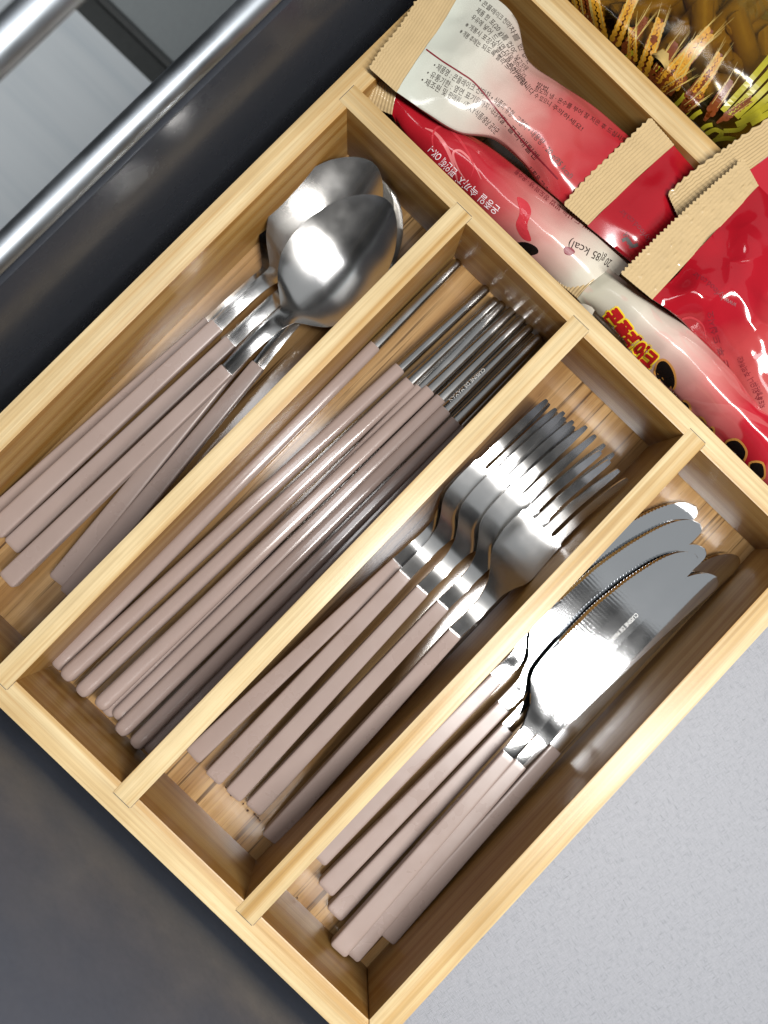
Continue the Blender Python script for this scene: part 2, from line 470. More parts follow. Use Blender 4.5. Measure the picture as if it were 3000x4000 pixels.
# ------------------------------------------------------------------ cutlery shapes (local: x along handle from its end, z up)
def ring_loft(stations, n=24, cap0=True, cap1=True):
    """stations: (x, z, half width, half thickness, exponent)"""
    vs, fs = [], []
    for (x, z, hw, ht, ex) in stations:
        for k in range(n):
            a = 2 * math.pi * k / n
            c, s_ = math.cos(a), math.sin(a)
            vs.append((x, hw * math.copysign(abs(c) ** (2 / ex), c), z + ht * math.copysign(abs(s_) ** (2 / ex), s_)))
    m_ = len(stations)
    for i in range(m_ - 1):
        for k in range(n):
            fs.append((i*n+k, i*n+(k+1) % n, (i+1)*n+(k+1) % n, (i+1)*n+k))
    if cap0: fs.append(tuple(range(n))[::-1])
    if cap1: fs.append(tuple(range((m_-1)*n, m_*n)))
    return vs, fs

def plate_loft(ss, hw_l, hw_r, zc, dish, th, nt_=16, edge=1.0):
    """A thin plate of varying outline: left/right half widths, centre height and cross dish."""
    vs, fs = [], []
    rows = []
    for s in ss:
        l, r = hw_l(s), hw_r(s)
        row = []
        for j in range(nt_ + 1):
            t = -1 + 2 * j / nt_
            y = (l + (-r)) / 2 + t * (l + r) / 2
            row.append((s, y, zc(s) - dish(s) * (1 - t * t), t))
        rows.append(row)
    n = nt_ + 1
    for row in rows:
        for (x, y, z, t) in row: vs.append((x, y, z))
    off = len(vs)
    for row in rows:
        for (x, y, z, t) in row:
            vs.append((x, y, z - th * (0.45 + 0.55 * (1 - abs(t) ** 6))))
    for i in range(len(rows) - 1):
        for j in range(nt_):
            a, b, c, d = i*n+j, i*n+j+1, (i+1)*n+j+1, (i+1)*n+j
            fs.append((a, b, c, d)); fs.append((off+a, off+d, off+c, off+b))
        for j in (0, nt_):
            a, d = i*n+j, (i+1)*n+j
            fs.append((a, d, off+d, off+a) if j == 0 else (a, off+a, off+d, d))
    e = len(rows) - 1
    for j in range(nt_):
        fs.append((j, off+j, off+j+1, j+1))
        a = e*n+j
        fs.append((a, a+1, off+a+1, off+a))
    return vs, fs

def lin(a, b, n): return [a + (b - a) * i / (n - 1) for i in range(n)]

def handle_mesh(name, Lh, hw0, hw1, ht0, ht1, ex=6.5):
    st = []
    for s in [0.0, 0.025, 0.07, 0.14, 0.25] + lin(0.5, Lh - 0.25, 14) + [Lh - 0.06, Lh - 0.02, Lh]:
        t = s / Lh
        k = 1.0
        if s < 0.14: k = 0.86 + 0.14 * (1 - (1 - s / 0.14) ** 2.6)
        if s > Lh - 0.05: k = 0.975
        hw = hw0 + (hw1 - hw0) * t
        ht = ht0 + (ht1 - ht0) * t
        st.append((s, 0, hw * k, ht * k, ex))
    return mesh(name, *ring_loft(st, 40), M_handle, 50)

# spoon
LS = 11.95
bowl_tab = [(0, .27), (1.5, .26), (2.6, .29), (3.1, .36), (3.3, .58), (3.7, 1.12), (3.98, 1.43), (4.7, 1.88), (5.46, 2.02), (6.2, 1.97), (7.0, 1.78), (7.7, 1.50), (8.3, 1.08), (8.65, .72), (8.84, .42), (8.93, .20), (8.95, .06)]
sp_z = [(0, 0.0), (1.2, 0.10), (2.3, 0.02), (3.1, -0.32), (4.0, -0.48), (6.0, -0.44), (7.6, -0.32), (9.2, -0.20)]
sp_d = [(0, -0.03), (2.4, -0.02), (3.1, 0.10), (3.8, 0.40), (5.0, 0.74), (6.2, 0.78), (7.4, 0.56), (8.4, 0.24), (8.95, 0.0)]
ss = lin(-0.25, 2.6, 12) + lin(2.75, 4.3, 16) + lin(4.45, 7.6, 18) + lin(7.75, 8.75, 10) + [8.82, 8.88, 8.92, 8.94, 8.95]
f_ = lambda s: interp(bowl_tab, s)
v_, fc = plate_loft(ss, f_, f_, lambda s: interp(sp_z, s), lambda s: interp(sp_d, s), 0.13, 22)
ME_bowl = mesh("bowl", [(x + LS, y + 0.07 * max(0, x - 3.0), z) for x, y, z in v_], fc, M_steel, 42)
ME_sp_handle = handle_mesh("handle", LS, 0.405, 0.295, 0.26, 0.17)

# fork
LF = 11.3
fk_w = [(0, .27), (1.4, .265), (2.1, .36), (2.6, .60), (3.1, .95), (3.5, 1.06), (4.2, 1.09), (5.1, 1.06)]
fk_z = [(0, 0.0), (0.9, 0.06), (1.6, -0.12), (2.4, -0.72), (3.2, -1.42), (4.1, -1.92), (5.1, -2.18), (6.2, -2.22), (7.3, -1.98), (8.7, -1.42)]
fk_d = [(0, -0.02), (2.2, -0.02), (3.2, 0.05), (4.2, 0.10), (5.1, 0.08)]
def solidify(vs, fs, th):
    """Give an open sheet thickness downwards and close its borders."""
    n = len(vs); edges = {}
    for f in fs:
        for i in range(len(f)):
            e = (f[i], f[(i + 1) % len(f)]); k = (min(e), max(e))
            edges.setdefault(k, []).append(e)
    out = list(vs) + [(x, y, z - th) for x, y, z in vs]
    of = list(fs) + [tuple(i + n for i in reversed(f)) for f in fs]
    for k, es in edges.items():
        if len(es) == 1:
            a_, b_ = es[0]; of.append((b_, a_, a_ + n, b_ + n))
    return out, of
def fork_head():
    S0, S1 = 5.1, 8.7
    ss = lin(-0.25, 2.0, 12) + lin(2.15, 3.6, 16) + lin(3.75, 5.0, 9) + [5.1]
    ts = [5.1, 5.12, 5.15, 5.19, 5.25, 5.34, 5.5] + lin(5.7, 8.3, 16) + [8.45, 8.56, 8.63, 8.68, 8.7]
    K = 4; vs, fs = [], []
    w = lambda s: interp(fk_w, s)
    z = lambda s, y: interp(fk_z, s) - 0.09 * min(1, max(0, (s - 2.2) / 1.5)) * (1 - min(1, (y / 1.06) ** 2)) * max(0, min(1, 1 - (s - 5.1) / 1.4))
    n = 4 * K + 1
    for s in ss:
        for j in range(n):
            y = w(s) * (2 * j / (n - 1) - 1); vs.append((s, y, z(s, y)))
    for i in range(len(ss) - 1):
        for j in range(n - 1): fs.append((i*n+j, i*n+j+1, (i+1)*n+j+1, (i+1)*n+j))
    base = (len(ss) - 1) * n; wr = w(5.1)
    hwt = [(5.1, wr / 4), (5.13, .225), (5.19, .195), (5.34, .178), (6.5, .172), (7.6, .155), (8.3, .125), (8.56, .10), (8.66, .08), (8.7, .06)]
    for k in range(4):
        c0 = wr * (-0.75 + 0.5 * k)
        prev = [base + k * K + q for q in range(K + 1)]
        for s in ts[1:]:
            c = c0 * (1 - 0.06 * (s - 5.1) / 3.6); h = interp(hwt, s); cur = []
            for q in range(K + 1):
                y = c + h * (2 * q / K - 1); cur.append(len(vs)); vs.append((s, y, z(s, y)))
            for q in range(K): fs.append((prev[q], prev[q+1], cur[q+1], cur[q]))
            prev = cur
    vs, fs = solidify(vs, fs, 0.15)
    return [(x + LF, y, z_) for x, y, z_ in vs], fs
ME_fhead = mesh("tined_head", *fork_head(), M_steel, 42)
ME_fk_handle = handle_mesh("handle", LF, 0.40, 0.29, 0.255, 0.17)

# knife (serrated edge on +y)
LK = 10.13
kl = [(0, .28), (1.1, .30), (1.6, .46), (2.1, .70), (2.5, 1.05), (2.9, 1.36), (3.4, 1.50), (4.4, 1.52), (6.4, 1.45), (8.0, 1.22), (9.1, .96), (9.9, .70), (10.4, .45), (10.7, .22), (10.88, .0), (10.96, -.18), (10.99, -.30)]
kr = [(0, .28), (1.2, .29), (3.0, .33), (8.0, .50), (9.6, .58), (10.3, .63), (10.65, .62), (10.85, .55), (10.95, .45), (10.99, .34)]
kz = [(0, 0.045), (0.5, 0.026), (1.1, 0.002), (1.7, -0.004), (2.6, 0.0), (11, 0.0)]
kd = [(0, -0.02), (0.9, -0.022), (1.15, -0.004), (1.55, -0.004), (2.0, -0.014), (3.0, -0.01), (11, -0.01)]
def kl_f(s):
    b = interp(kl, s)
    if 4.5 < s < 10.2:
        amp = 0.036 * min(1, (s - 4.5) / 0.4)
        b += amp * (abs(math.sin(math.pi * s / 0.15)) - 0.6)
    return b
ss = lin(-0.25, 1.9, 12) + lin(2.0, 4.5, 16) + lin(4.52, 10.2, 190) + lin(10.23, 10.8, 14) + [10.85, 10.9, 10.94, 10.97, 10.99]
def knife_blade():
    nt_ = 12
    ts = [-1, -0.97, -0.9, -0.6, -0.3, 0, 0.3, 0.6, 0.8, 0.885, 0.90, 0.955, 1.0]
    vs, fs = [], []
    n = len(ts)
    for top in (1, 0):
        for s in ss:
            l, r = kl_f(s), interp(kr, s)
            for t in ts:
                y = (l - r) / 2 + t * (l + r) / 2
                z = interp(kz, s) - interp(kd, s) * (1 - t * t)
                bev = 0.0
                if s > 4.4 and t > 0.89:             # ground bevel behind the teeth
                    bev = (t - 0.885) / 0.115 * 0.085 * min(1, (s - 4.4) / 0.5)
                th = 0.17 if s < 2 else 0.17 - 0.05 * min(1, (s - 2))
                vs.append((s + LK, y, z - bev if top else z - th + bev * 0.15))
    off = len(ss) * n
    for i in range(len(ss) - 1):
        for j in range(n - 1):
            a, b, c, d = i*n+j, i*n+j+1, (i+1)*n+j+1, (i+1)*n+j
            fs.append((a, b, c, d)); fs.append((off+a, off+d, off+c, off+b))
        for j in (0, n - 1):
            a, d = i*n+j, (i+1)*n+j
            fs.append((a, d, off+d, off+a))
    e = len(ss) - 1
    for j in range(n - 1):
        fs.append((j, off+j, off+j+1, j+1))
        a = e*n+j; fs.append((a, a+1, off+a+1, off+a))
    return vs, fs
ME_kblade = mesh("blade", *knife_blade(), M_blade, 24)
ME_kn_handle = handle_mesh("handle", LK, 0.415, 0.30, 0.25, 0.17)

# chopstick
LC, LT = 18.2, 5.05
st = []
for s in [0.0, 0.03, 0.08, 0.16, 0.28] + lin(0.6, LC - 0.3, 10) + [LC - 0.05, LC - 0.02, LC]:
    t = s / LC
    k = 1 if s > 0.28 else 0.70 + 0.30 * (1 - (1 - s / 0.28) ** 2.5)
    if s > LC - 0.03: k = 0.985
    hw = (0.328 + (0.275 - 0.328) * t) * k
    st.append((s, 0, hw, hw, 2.9))
ME_ch_handle = mesh("handle", *ring_loft(st, 28), M_chlac, 50)
st = []
for s in lin(-0.1, LT - 0.2, 9) + [LT - 0.1, LT - 0.04, LT - 0.01, LT]:
    t = max(0, s) / LT
    k = 1 if s < LT - 0.12 else math.sqrt(max(0.12, 1 - ((s - LT + 0.12) / 0.125) ** 2))
    hw = (0.268 - 0.062 * t) * k
    st.append((LC + s, 0, hw, hw, 2.9 - 0.5 * t))
ME_ch_tip = mesh("metal_tip", *ring_loft(st, 24), M_stick, 50)

def frame(E, J, roll):
    x = (J - E).normalized()
    y = Vector((0, 0, 1)).cross(x).normalized()
    R_ = Matrix((x, y, x.cross(y))).transposed().to_4x4() @ Matrix.Rotation(math.radians(roll), 4, 'X')
    R_.translation = E
    return R_

def cutlery(name, cat, label, group, E, J, parts, roll=0.0):
    """E handle end, J handle/metal junction, both in cm; the thing's x axis runs from E to J."""
    M_ = frame(E, J, roll)
    M_.translation = E * S
    o = thing(name, label, cat, (0, 0, 0), group)
    o.matrix_world = M_
    for nm, me in parts: link(nm, me, o)
    return o

I4 = Matrix.Identity(4)
SP = [("handle", ME_sp_handle), ("bowl", ME_bowl)]
G = "matching spoons in the first compartment"
spoons = {}
for key, e, j, ze, zj, roll, lab in [
    ("F", (-45, 2040), (820, 1262), 0.26, 0.82, 3, "spoon with its handle against the tray's side wall, mostly hidden under another spoon"),
    ("E", (228, 2270), (964, 1361), 0.26, 0.86, 0, "spoon whose handle crosses beneath the others, its neck hidden"),
    ("D", (270, 2324), (1005, 1432), 0.30, 0.88, -2, "spoon lying askew with its handle running under the bamboo divider"),
    ("B", (51, 2135), (904, 1333), 0.42, 1.02, 0, "spoon between two parallel spoon handles, its bowl hidden in the stack"),
    ("A", (-15, 2075), (849, 1270), 0.75, 1.42, 3, "spoon with the second bowl of the stack showing, handle nearest the tray's side wall"),
    ("C", (32, 2267), (874, 1458), 0.90, 2.12, -2, "topmost spoon of the stack with its whole bowl uncovered")]:
    spoons[key] = cutlery("spoon", "spoon", lab, G, at(*e, ze), at(*j, zj), SP, roll)

G = "matching forks in the third compartment"
for k, (e, j, roll, lab) in enumerate([
    ((757, 2949), (1547, 2207), -4, "fork nearest the chopsticks, its handle end tucked under the divider"),
    ((835, 3035), (1581, 2244), 0, "second fork counted from the chopsticks, lying close against its neighbour"),
    ((913, 3101), (1653, 2301), 2, "middle fork of the five in the bamboo tray"),
    ((991, 3154), (1733, 2359), 3, "fork just beneath the uppermost fork, its handle end level with the middle ones"),
    ((1056, 3270), (1798, 2448), 5, "uppermost fork, nearest the knives, with its whole head and shaded handle in view")]):
    ze, zj = .25, (1.73, 2.06, 2.24, 2.38, 2.68)[k]
    o = cutlery("fork", "fork", lab, G, at(*e, ze), at(*j, zj), [("handle", ME_fk_handle)], roll)
    hd = link("tined_head", ME_fhead, o)
    hd.matrix_local = Matrix.Translation((LF * S, 0, 0)) @ Matrix.Rotation(math.radians((-1.5, -1.5, -2, -2.5, -4.2)[k]), 4, 'Z') @ Matrix.Translation((-LF * S, 0, 0))

KN = [("handle", ME_kn_handle), ("blade", ME_kblade)]
G = "matching serrated table knives in the last compartment"
knives = []
for e, j, t, ze, zj, roll, lab in [
    ((1242, 3350), (1936, 2650), (2735, 1976), .28, .34, 0, "lowest knife beside the divider, its handle half hidden by the divider"),
    ((1305, 3565), (1980, 2844), (2760, 2140), .30, .45, 0, "knife under the top knife with only a sliver of rounded tip showing"),
    ((1508, 3658), (2166, 2924), (2897, 2174), .36, .40, 5, "knife lying along the tray's outer wall with its handle in shadow"),
    ((1270, 3468), (1955, 2768), (2737, 2048), .50, .66, -1.2, "knife second from the divider with its serrated edge and tip showing"),
    ((1370, 3725), (2039, 2971), (2821, 2233), .53, .73, -1.5, "knife peeping out between the top knife and the one by the outer wall"),
    ((1320, 3706), (1991, 2941), (2726, 2162), .92, 1.12, 0, "topmost knife with its engraved blade fully in view")]:
    def turn(E_, J_, T_):
        # the blade follows the direction measured from junction to tip
        a1 = math.atan2(J_.y - E_.y, J_.x - E_.x); a2 = math.atan2(T_.y - J_.y, T_.x - J_.x) + math.radians(2.2)
        return Matrix.Translation(Vector((LK, 0, 0))) @ Matrix.Rotation(a2 - a1, 4, 'Z') @ Matrix.Rotation(math.radians(0.1), 4, 'Y') @ Matrix.Translation(Vector((-LK, 0, 0)))
    Bm = turn(at(*e, ze), at(*j, zj), at(*t, zj - 0.08))
    E_, J_ = at(*e, ze), at(*j, zj)
    o = cutlery("knife", "knife", lab, G, E_, J_, [], roll)
    link("handle", ME_kn_handle, o)
    b = link("blade", ME_kblade, o)
    Bl = Bm.copy(); Bl.translation = Bm.translation * S
    b.matrix_local = Bl
    knives.append((o, b))

G = "chopsticks lying together in the second compartment"
sticks = []
for (t, j, e, zt, ze, lab) in [
    ((1964, 1186), (1627, 1510), (418, 2785), .24, .34, "chopstick lying low, mostly hidden under its neighbours in the group's middle"),
    ((2115, 1330), (1791, 1671), (580, 2932), .24, .34, "lowest chopstick in the shadow along the forks' divider"),
    ((1789, 1025), (1465, 1374), (222, 2603), .28, .36, "lone chopstick along the divider, its steel tip apart from the rest"),
    ((1949, 1165), (1610, 1477), (315, 2707), .45, .40, "third chopstick from the spoons, with a pale flat gleam on its steel"),
    ((2023, 1262), (1690, 1570), (457, 2801), .40, .62, "chopstick with the brightest blue-white gleam on its steel"),
    ((2112, 1312), (1774, 1645), (526, 2910), .55, .70, "long chopstick with a strong gleam nearest the forks' divider"),
    ((1899, 1127), (1559, 1443), (255, 2646), .30, .72, "second chopstick from the spoons, first of the close-packed group"),
    ((1996, 1219), (1669, 1523), (389, 2758), .30, .92, "chopstick whose handle end rides up over the hidden low one"),
    ((2061, 1287), (1730, 1599), (468, 2859), .45, .95, "chopstick with small engraved lettering on its steel")]:
    o = cutlery("chopstick", "chopstick", lab, G, at(*e, ze), at(*t, zt), [("handle", ME_ch_handle), ("metal_tip", ME_ch_tip)], rnd.uniform(-8, 8))
    sticks.append(o)

# ------------------------------------------------------------------ decals: flat print laid on a surface
bpy.context.view_layer.update()
def bvh_of(o):
    me = o.data; mw = o.matrix_world
    return BVHTree.FromPolygons([(mw @ v.co) / S for v in me.vertices], [tuple(p.vertices) for p in me.polygons])

_deps = bpy.context.evaluated_depsgraph_get()
def text_mesh(body):
    cu = bpy.data.curves.new("lettering", 'FONT')
    cu.body = body; cu.size = 1.0; cu.resolution_u = 3
    ob = bpy.data.objects.new("lettering", cu)
    COL.objects.link(ob)
    dg = bpy.context.evaluated_depsgraph_get()
    me = bpy.data.meshes.new_from_object(ob.evaluated_get(dg))
    bpy.data.objects.remove(ob); bpy.data.curves.remove(cu)
    vs = [(v.co.x, v.co.y) for v in me.vertices]; fs = [tuple(p.vertices) for p in me.polygons]
    bpy.data.meshes.remove(me)
    return vs, fs

def path_eval(pts, d):
    """pts: (x, y) polyline, smooth; d in 0..1 -> position and direction"""
    P = [Vector(p) for p in pts]
    if len(P) == 2: P = [P[0], P[0].lerp(P[1], 1/3), P[0].lerp(P[1], 2/3), P[1]]
    d = min(max(d, -0.02), 1.02)
    p = crv(P, min(max(d, 0), 1)); q = crv(P, min(1, max(0, d) + 0.01)) - crv(P, max(0, min(1, d) - 0.01))
    return p, q.normalized()

def put(poly_verts, faces, trees, lift, name, mt, parent, thick=0.0):
    """Lay photo-plane points on the first surface met and make one mesh of them."""
    out, keep = [], []
    for (x, y) in poly_verts:
        d = ray_dir(x, y); best = None
        for tr in trees:
            loc, nor, idx, dist = tr.ray_cast(CAMC, d)
            if loc is not None and (best is None or dist < best[1]): best = (loc, dist, nor)
        if best is None: out.append(None); continue
        nrm = best[2] if best[2].z > 0 else -best[2]
        out.append(best[0] + nrm * lift * 0.5 - d * lift * 0.5)
    mp, vs = {}, []
    fs = []
    for f in faces:
        if any(out[i] is None for i in f): continue
        zz = [out[i].z for i in f]
        if max((out[i] - out[j]).length for i in f for j in f) > 1.9: continue
        for i in f:
            if i not in mp: mp[i] = len(vs); vs.append(out[i])
        fs.append(tuple(mp[i] for i in f))
    if not fs: return None
    inv = parent.matrix_world.inverted()
    me = bpy.data.meshes.new(name)
    me.from_pydata([inv @ (v * S) for v in vs], [], fs)
    me.materials.append(mt)
    return link(name, me, parent)

def lettering(body, path, h, trees, mt, parent, lift=0.012, name="printed_text"):
    tv, tf = text_mesh(body)
    if not tv: return
    xs = [v[0] for v in tv]; x0, x1 = min(xs), max(xs)
    pv = []
    for (x, y) in tv:
        p, q = path_eval(path, (x - x0) / (x1 - x0))
        up = Vector((q.y, -q.x))
        p = p + up * (y * h)
        pv.append((p.x, p.y))
    return put(pv, tf, trees, lift, name, mt, parent)

def blob(pts, trees, mt, parent, name, lift=0.012, n=10):
    """A filled smooth closed outline (photo plane), gridded so that it follows the surface."""
    P = [Vector(p) for p in pts]; k = len(P); m_ = k * 4
    cen = sum(P, Vector((0, 0))) / k
    rim = []
    for i in range(m_):
        x = i / 4; a = int(x); t = x - a
        rim.append(cr(P[(a-1) % k], P[a % k], P[(a+1) % k], P[(a+2) % k], t))
    vs = [tuple(cen)]; fs = []
    R_ = 4
    for r in range(1, R_ + 1):
        for q in rim: vs.append(tuple(cen.lerp(q, r / R_)))
    for i in range(m_):
        fs.append((0, 1 + i, 1 + (i + 1) % m_))
    for r in range(R_ - 1):
        for i in range(m_):
            a = 1 + r * m_ + i; b = 1 + r * m_ + (i + 1) % m_
            fs.append((a, b, b + m_, a + m_))
    return put(vs, fs, trees, lift, name, mt, parent)

def stroke(pts, w, trees, mt, parent, name, lift=0.012, n=40, taper=False):
    P = [Vector(p) for p in pts]
    vs, fs = [], []
    for i in range(n + 1):
        t = i / n
        p = crv(P, t); q = (crv(P, min(1, t + .01)) - crv(P, max(0, t - .01))).normalized()
        ww = w * (0.25 + 0.75 * math.sin(math.pi * min(1, max(0, t)))) if taper else w
        u = Vector((q.y, -q.x)) * ww / 2
        vs += [tuple(p + u), tuple(p - u)]
    for i in range(n): fs.append((2*i, 2*i+1, 2*i+3, 2*i+2))
    return put(vs, fs, trees, lift, name, mt, parent)

kn_o, kn_b = knives[-1]
lettering("CUISINE DE MAMAN", [(2484, 2393), (2366, 2512)], 24, [bvh_of(kn_b)], M_engrave, kn_o, 0.006, "engraved_text")
c6 = sticks[8]
lettering("CUISINE DE MAMAN", [(1888, 1437), (1752, 1560)], 20, [bvh_of(c) for c in c6.children if c.name.startswith("metal_tip")], M_engrave, c6, 0.008, "engraved_text")

# ------------------------------------------------------------------ packets
def pouch(name, rows, mt, parent, nu=60, nv=26, depth=0.6, wr=0.05, wseed=0, wscale=0.5, disp=None, closed=True, fine=0.0):
    """rows: list of rows along the packet, each a list of (px, py, z) across it; grown into a closed film body."""
    R3 = [[at(*p) for p in row] for row in rows]
    vs, uvs, fs = [], [], []
    grid = []
    for i in range(nu + 1):
        u = i / nu
        line = [crv([row[k] for row in R3], u) for k in range(len(R3[0]))]
        grid.append([crv(line, j / nv) for j in range(nv + 1)])
    def nrm(i, j):
        a = grid[min(i+1, nu)][j] - grid[max(i-1, 0)][j]
        b = grid[i][min(j+1, nv)] - grid[i][max(j-1, 0)]
        c = a.cross(b)
        if c.length < 1e-6: return Vector((0, 0, 1))
        c.normalize()
        return c if c.z > 0 else -c
    top = []
    for i in range(nu + 1):
        for j in range(nv + 1):
            u, v = i / nu, j / nv
            p = grid[i][j]; n = nrm(i, j)
            d = 0.0
            q = Vector((p.x * wscale + wseed, p.y * wscale, wseed * 1.7))
            f1 = noise.voronoi(q, distance_metric='DISTANCE', exponent=2.0)[0]
            f2 = noise.voronoi(q * 2.1 + Vector((5, 1, 2)), distance_metric='DISTANCE', exponent=2.0)[0]
            d += wr * (1.7 * (f1[0] - 0.45) + 0.34 * (f2[0] - 0.45) + 0.3 * noise.noise(q * 1.3)) * min(1, 6 * v, 6 * (1 - v))
            if fine: d += fine * noise.noise(q * 9)
            if disp: d += disp(u, v)
            top.append(p + n * d); uvs.append((u, v))
    vs = list(top); off = len(vs)
    for i in range(nu + 1):
        for j in range(nv + 1):
            u, v = i / nu, j / nv
            k = (math.sin(math.pi * v) ** 0.6) * (min(1, 5 * u, 5 * (1 - u)) ** 0.5 if closed else 1)
            p = top[i * (nv + 1) + j]
            vs.append(Vector((p.x, p.y, p.z - 0.03 - depth * k))); uvs.append((u, v))
    w = nv + 1
    for i in range(nu):
        for j in range(nv):
            a, b, c, d = i*w+j, i*w+j+1, (i+1)*w+j+1, (i+1)*w+j
            fs.append((a, b, c, d)); fs.append((off+a, off+d, off+c, off+b))
        for j in (0, nv):
            a, d = i*w+j, (i+1)*w+j
            fs.append((a, d, off+d, off+a))
    for i in (0, nu):
        for j in range(nv):
            a = i*w+j; fs.append((a, a+1, off+a+1, off+a))
    o0 = Vector(parent.location) / S
    return link(name, mesh(name, [v - o0 for v in vs], fs, mt, 70, uvs), parent)

def seal(name, rows, mt, parent, teeth, ribs, amp=0.03, nu=44, nv=44, tooth=0.12, side=0, emboss=None):
    """A crimped flat seal: rows run from the free zigzag edge to the body; ribs run across."""
    R3 = [[at(*p) for p in row] for row in rows]
    g_ = []
    for i in range(nu + 1):
        u = i / nu
        line = [crv([row[k] for row in R3], u) for k in range(len(R3[0]))]
        g_.append([crv(line, j / nv) for j in range(nv + 1)])
    vs, uvs, fs = [], [], []
    for i in range(nu + 1):
        for j in range(nv + 1):
            u, v = i / nu, j / nv
            p = g_[i][j].copy()
            d = (g_[0][j] - g_[nu][j]); d = d.normalized() if d.length > 0 else Vector((1, 0, 0))
            ph = (v * teeth) % 1.0
            if side == 0: p += d * tooth * (1 - abs(2 * ph - 1) - 0.5) * (1 - u) ** 3
            p.z += 0.6 * amp * math.sin(2 * math.pi * ribs * 1.6 * u) + 0.02 * noise.noise(Vector((v * 5, u * 2, ribs + teeth)))
            if emboss: p.z += emboss(u, v)
            vs.append(p); uvs.append((u, v))
    off = len(vs)
    vs += [Vector((p.x, p.y, p.z - 0.014)) for p in vs]; uvs += uvs[:]
    w = nv + 1
    for i in range(nu):
        for j in range(nv):
            a, b, c, d = i*w+j, i*w+j+1, (i+1)*w+j+1, (i+1)*w+j
            fs.append((a, b, c, d)); fs.append((off+a, off+d, off+c, off+b))
        for j in (0, nv):
            a, d = i*w+j, (i+1)*w+j
            fs.append((a, d, off+d, off+a))
    for i in (0, nu):
        for j in range(nv):
            a = i*w+j; fs.append((a, a+1, off+a+1, off+a))
    o0 = Vector(parent.location) / S
    return link(name, mesh(name, [v - o0 for v in vs], fs, mt, 60, uvs), parent)

G = "cornflake tea stick packets in the cross compartment"

# packet A: cream back with dark text
pA = thing("snack_packet", "cream to red packet lying back side up, covered with dark printed text", "packet", at(1900, 400, 0.2), G)
A = pouch("film_body", [
    [(1549, 359, 3.95), (1600, 280, 4.0), (1665, 185, 4.05), (1725, 95, 4.0), (1800, -30, 3.9)],
    [(1668, 440, 3.85), (1715, 340, 4.15), (1765, 240, 4.3), (1835, 110, 4.2), (1920, -15, 3.8)],
    [(1792, 512, 3.55), (1835, 400, 4.15), (1880, 300, 4.3), (1955, 170, 4.2), (2016, 75, 3.7)],
    [(1935, 535, 3.2), (1955, 450, 4.0), (1985, 360, 4.2), (2025, 285, 4.0), (2062, 232, 3.5)],
    [(2040, 625, 3.1), (2065, 530, 3.9), (2105, 430, 4.05), (2150, 350, 3.85), (2180, 322, 3.4)],
    [(2115, 715, 3.0), (2150, 630, 3.75), (2215, 525, 3.9), (2275, 440, 3.7), (2320, 415, 3.3)],
    [(2215, 808, 3.0), (2265, 735, 3.35), (2335, 655, 3.5), (2410, 575, 3.4), (2466, 540, 3.1)]],
    M_fA, pA, 90, 44, 1.5, 0.13, 3.1, 0.6)
seal("crimped_seal", [
    [(1441, 265, 4.0), (1490, 190, 4.02), (1562, 100, 4.02), (1620, 10, 4.0), (1690, -90, 3.95)],
    [(1549, 361, 3.96), (1600, 281, 4.0), (1665, 186, 4.05), (1725, 96, 4.0), (1800, -30, 3.9)]], M_seal, pA, 26, 7, 0.012)
seal("red_end_seal", [
    [(2240, 838, 2.95), (2290, 765, 3.15), (2360, 680, 3.25), (2435, 598, 3.2), (2490, 560, 3.0)],
    [(2213, 806, 3.0), (2265, 735, 3.33), (2335, 655, 3.48), (2410, 575, 3.38), (2466, 540, 3.1)]], M_fE, pA, 20, 2, 0.015)
bpy.context.view_layer.update()
tA = [bvh_of(A)]
for body, path, h in [
    ("• 콘플레이크 천마차를 한 컵에 넣는", [(1868, 8), (1935, 62), (1985, 110), (2040, 215), (2062, 250)], 26),
    ("제품 한 포(20 g)를 컵에 넣고 뜨거운", [(1857, 45), (1915, 92), (1970, 160), (2020, 245), (2050, 280)], 27),
    ("우유에 넣어 드시면 더욱 맛있습니다", [(1838, 72), (1895, 118), (1955, 190), (2005, 260), (2040, 310)], 27),
    ("※ 개봉시 포장재 절단 부분이 있으니", [(1815, 102), (1875, 145), (1940, 200), (1995, 275), (2055, 345)], 27),
    ("※ 개봉 후에는 되도록 빨리 드시기바랍니다", [(1793, 128), (1850, 170), (1930, 222), (2000, 290), (2075, 372)], 27),
    ("• 제품명 : 콘플레이크 천마차 • 식품의 유형 : 고형차 • 내용량 : 20 g(85 kcal)", [(1690, 262), (1800, 330), (1917, 392), (2010, 470), (2110, 565), (2225, 700)], 32),
    ("• 유통기한 : 옆면 표기일까지 • 내포장재질 : 폴리에틸렌", [(1664, 292), (1780, 360), (1895, 425), (1960, 480), (2090, 625)], 32),
    ("• 제조원 및 판매원 : (주)KY식품/충남 금산군", [(1642, 320), (1740, 375), (1815, 420), (1885, 475), (1935, 525)], 32),
    ("방법", [(2095, 335), (2135, 357)], 22),
    ("정도의 냉 · 온수를 부어 잘 저은 후 드십시오", [(2085, 352), (2200, 410), (2320, 480), (2440, 560)], 24),
    ("수 있으니 주의하세요!", [(2085, 378), (2160, 425), (2270, 512)], 24),
    ("재활용 72-9", [(2060, 660), (2130, 745)], 24)]:
    lettering(body, path, h, tA, M_ink, pA)
stroke([(1565, 106), (1610, 150), (1665, 193), (1730, 240), (1800, 285), (1860, 330), (1950, 440), (2050, 560), (2180, 700)], 6, tA, M_ink_red, pA, "back_seam", 0.014, 60)

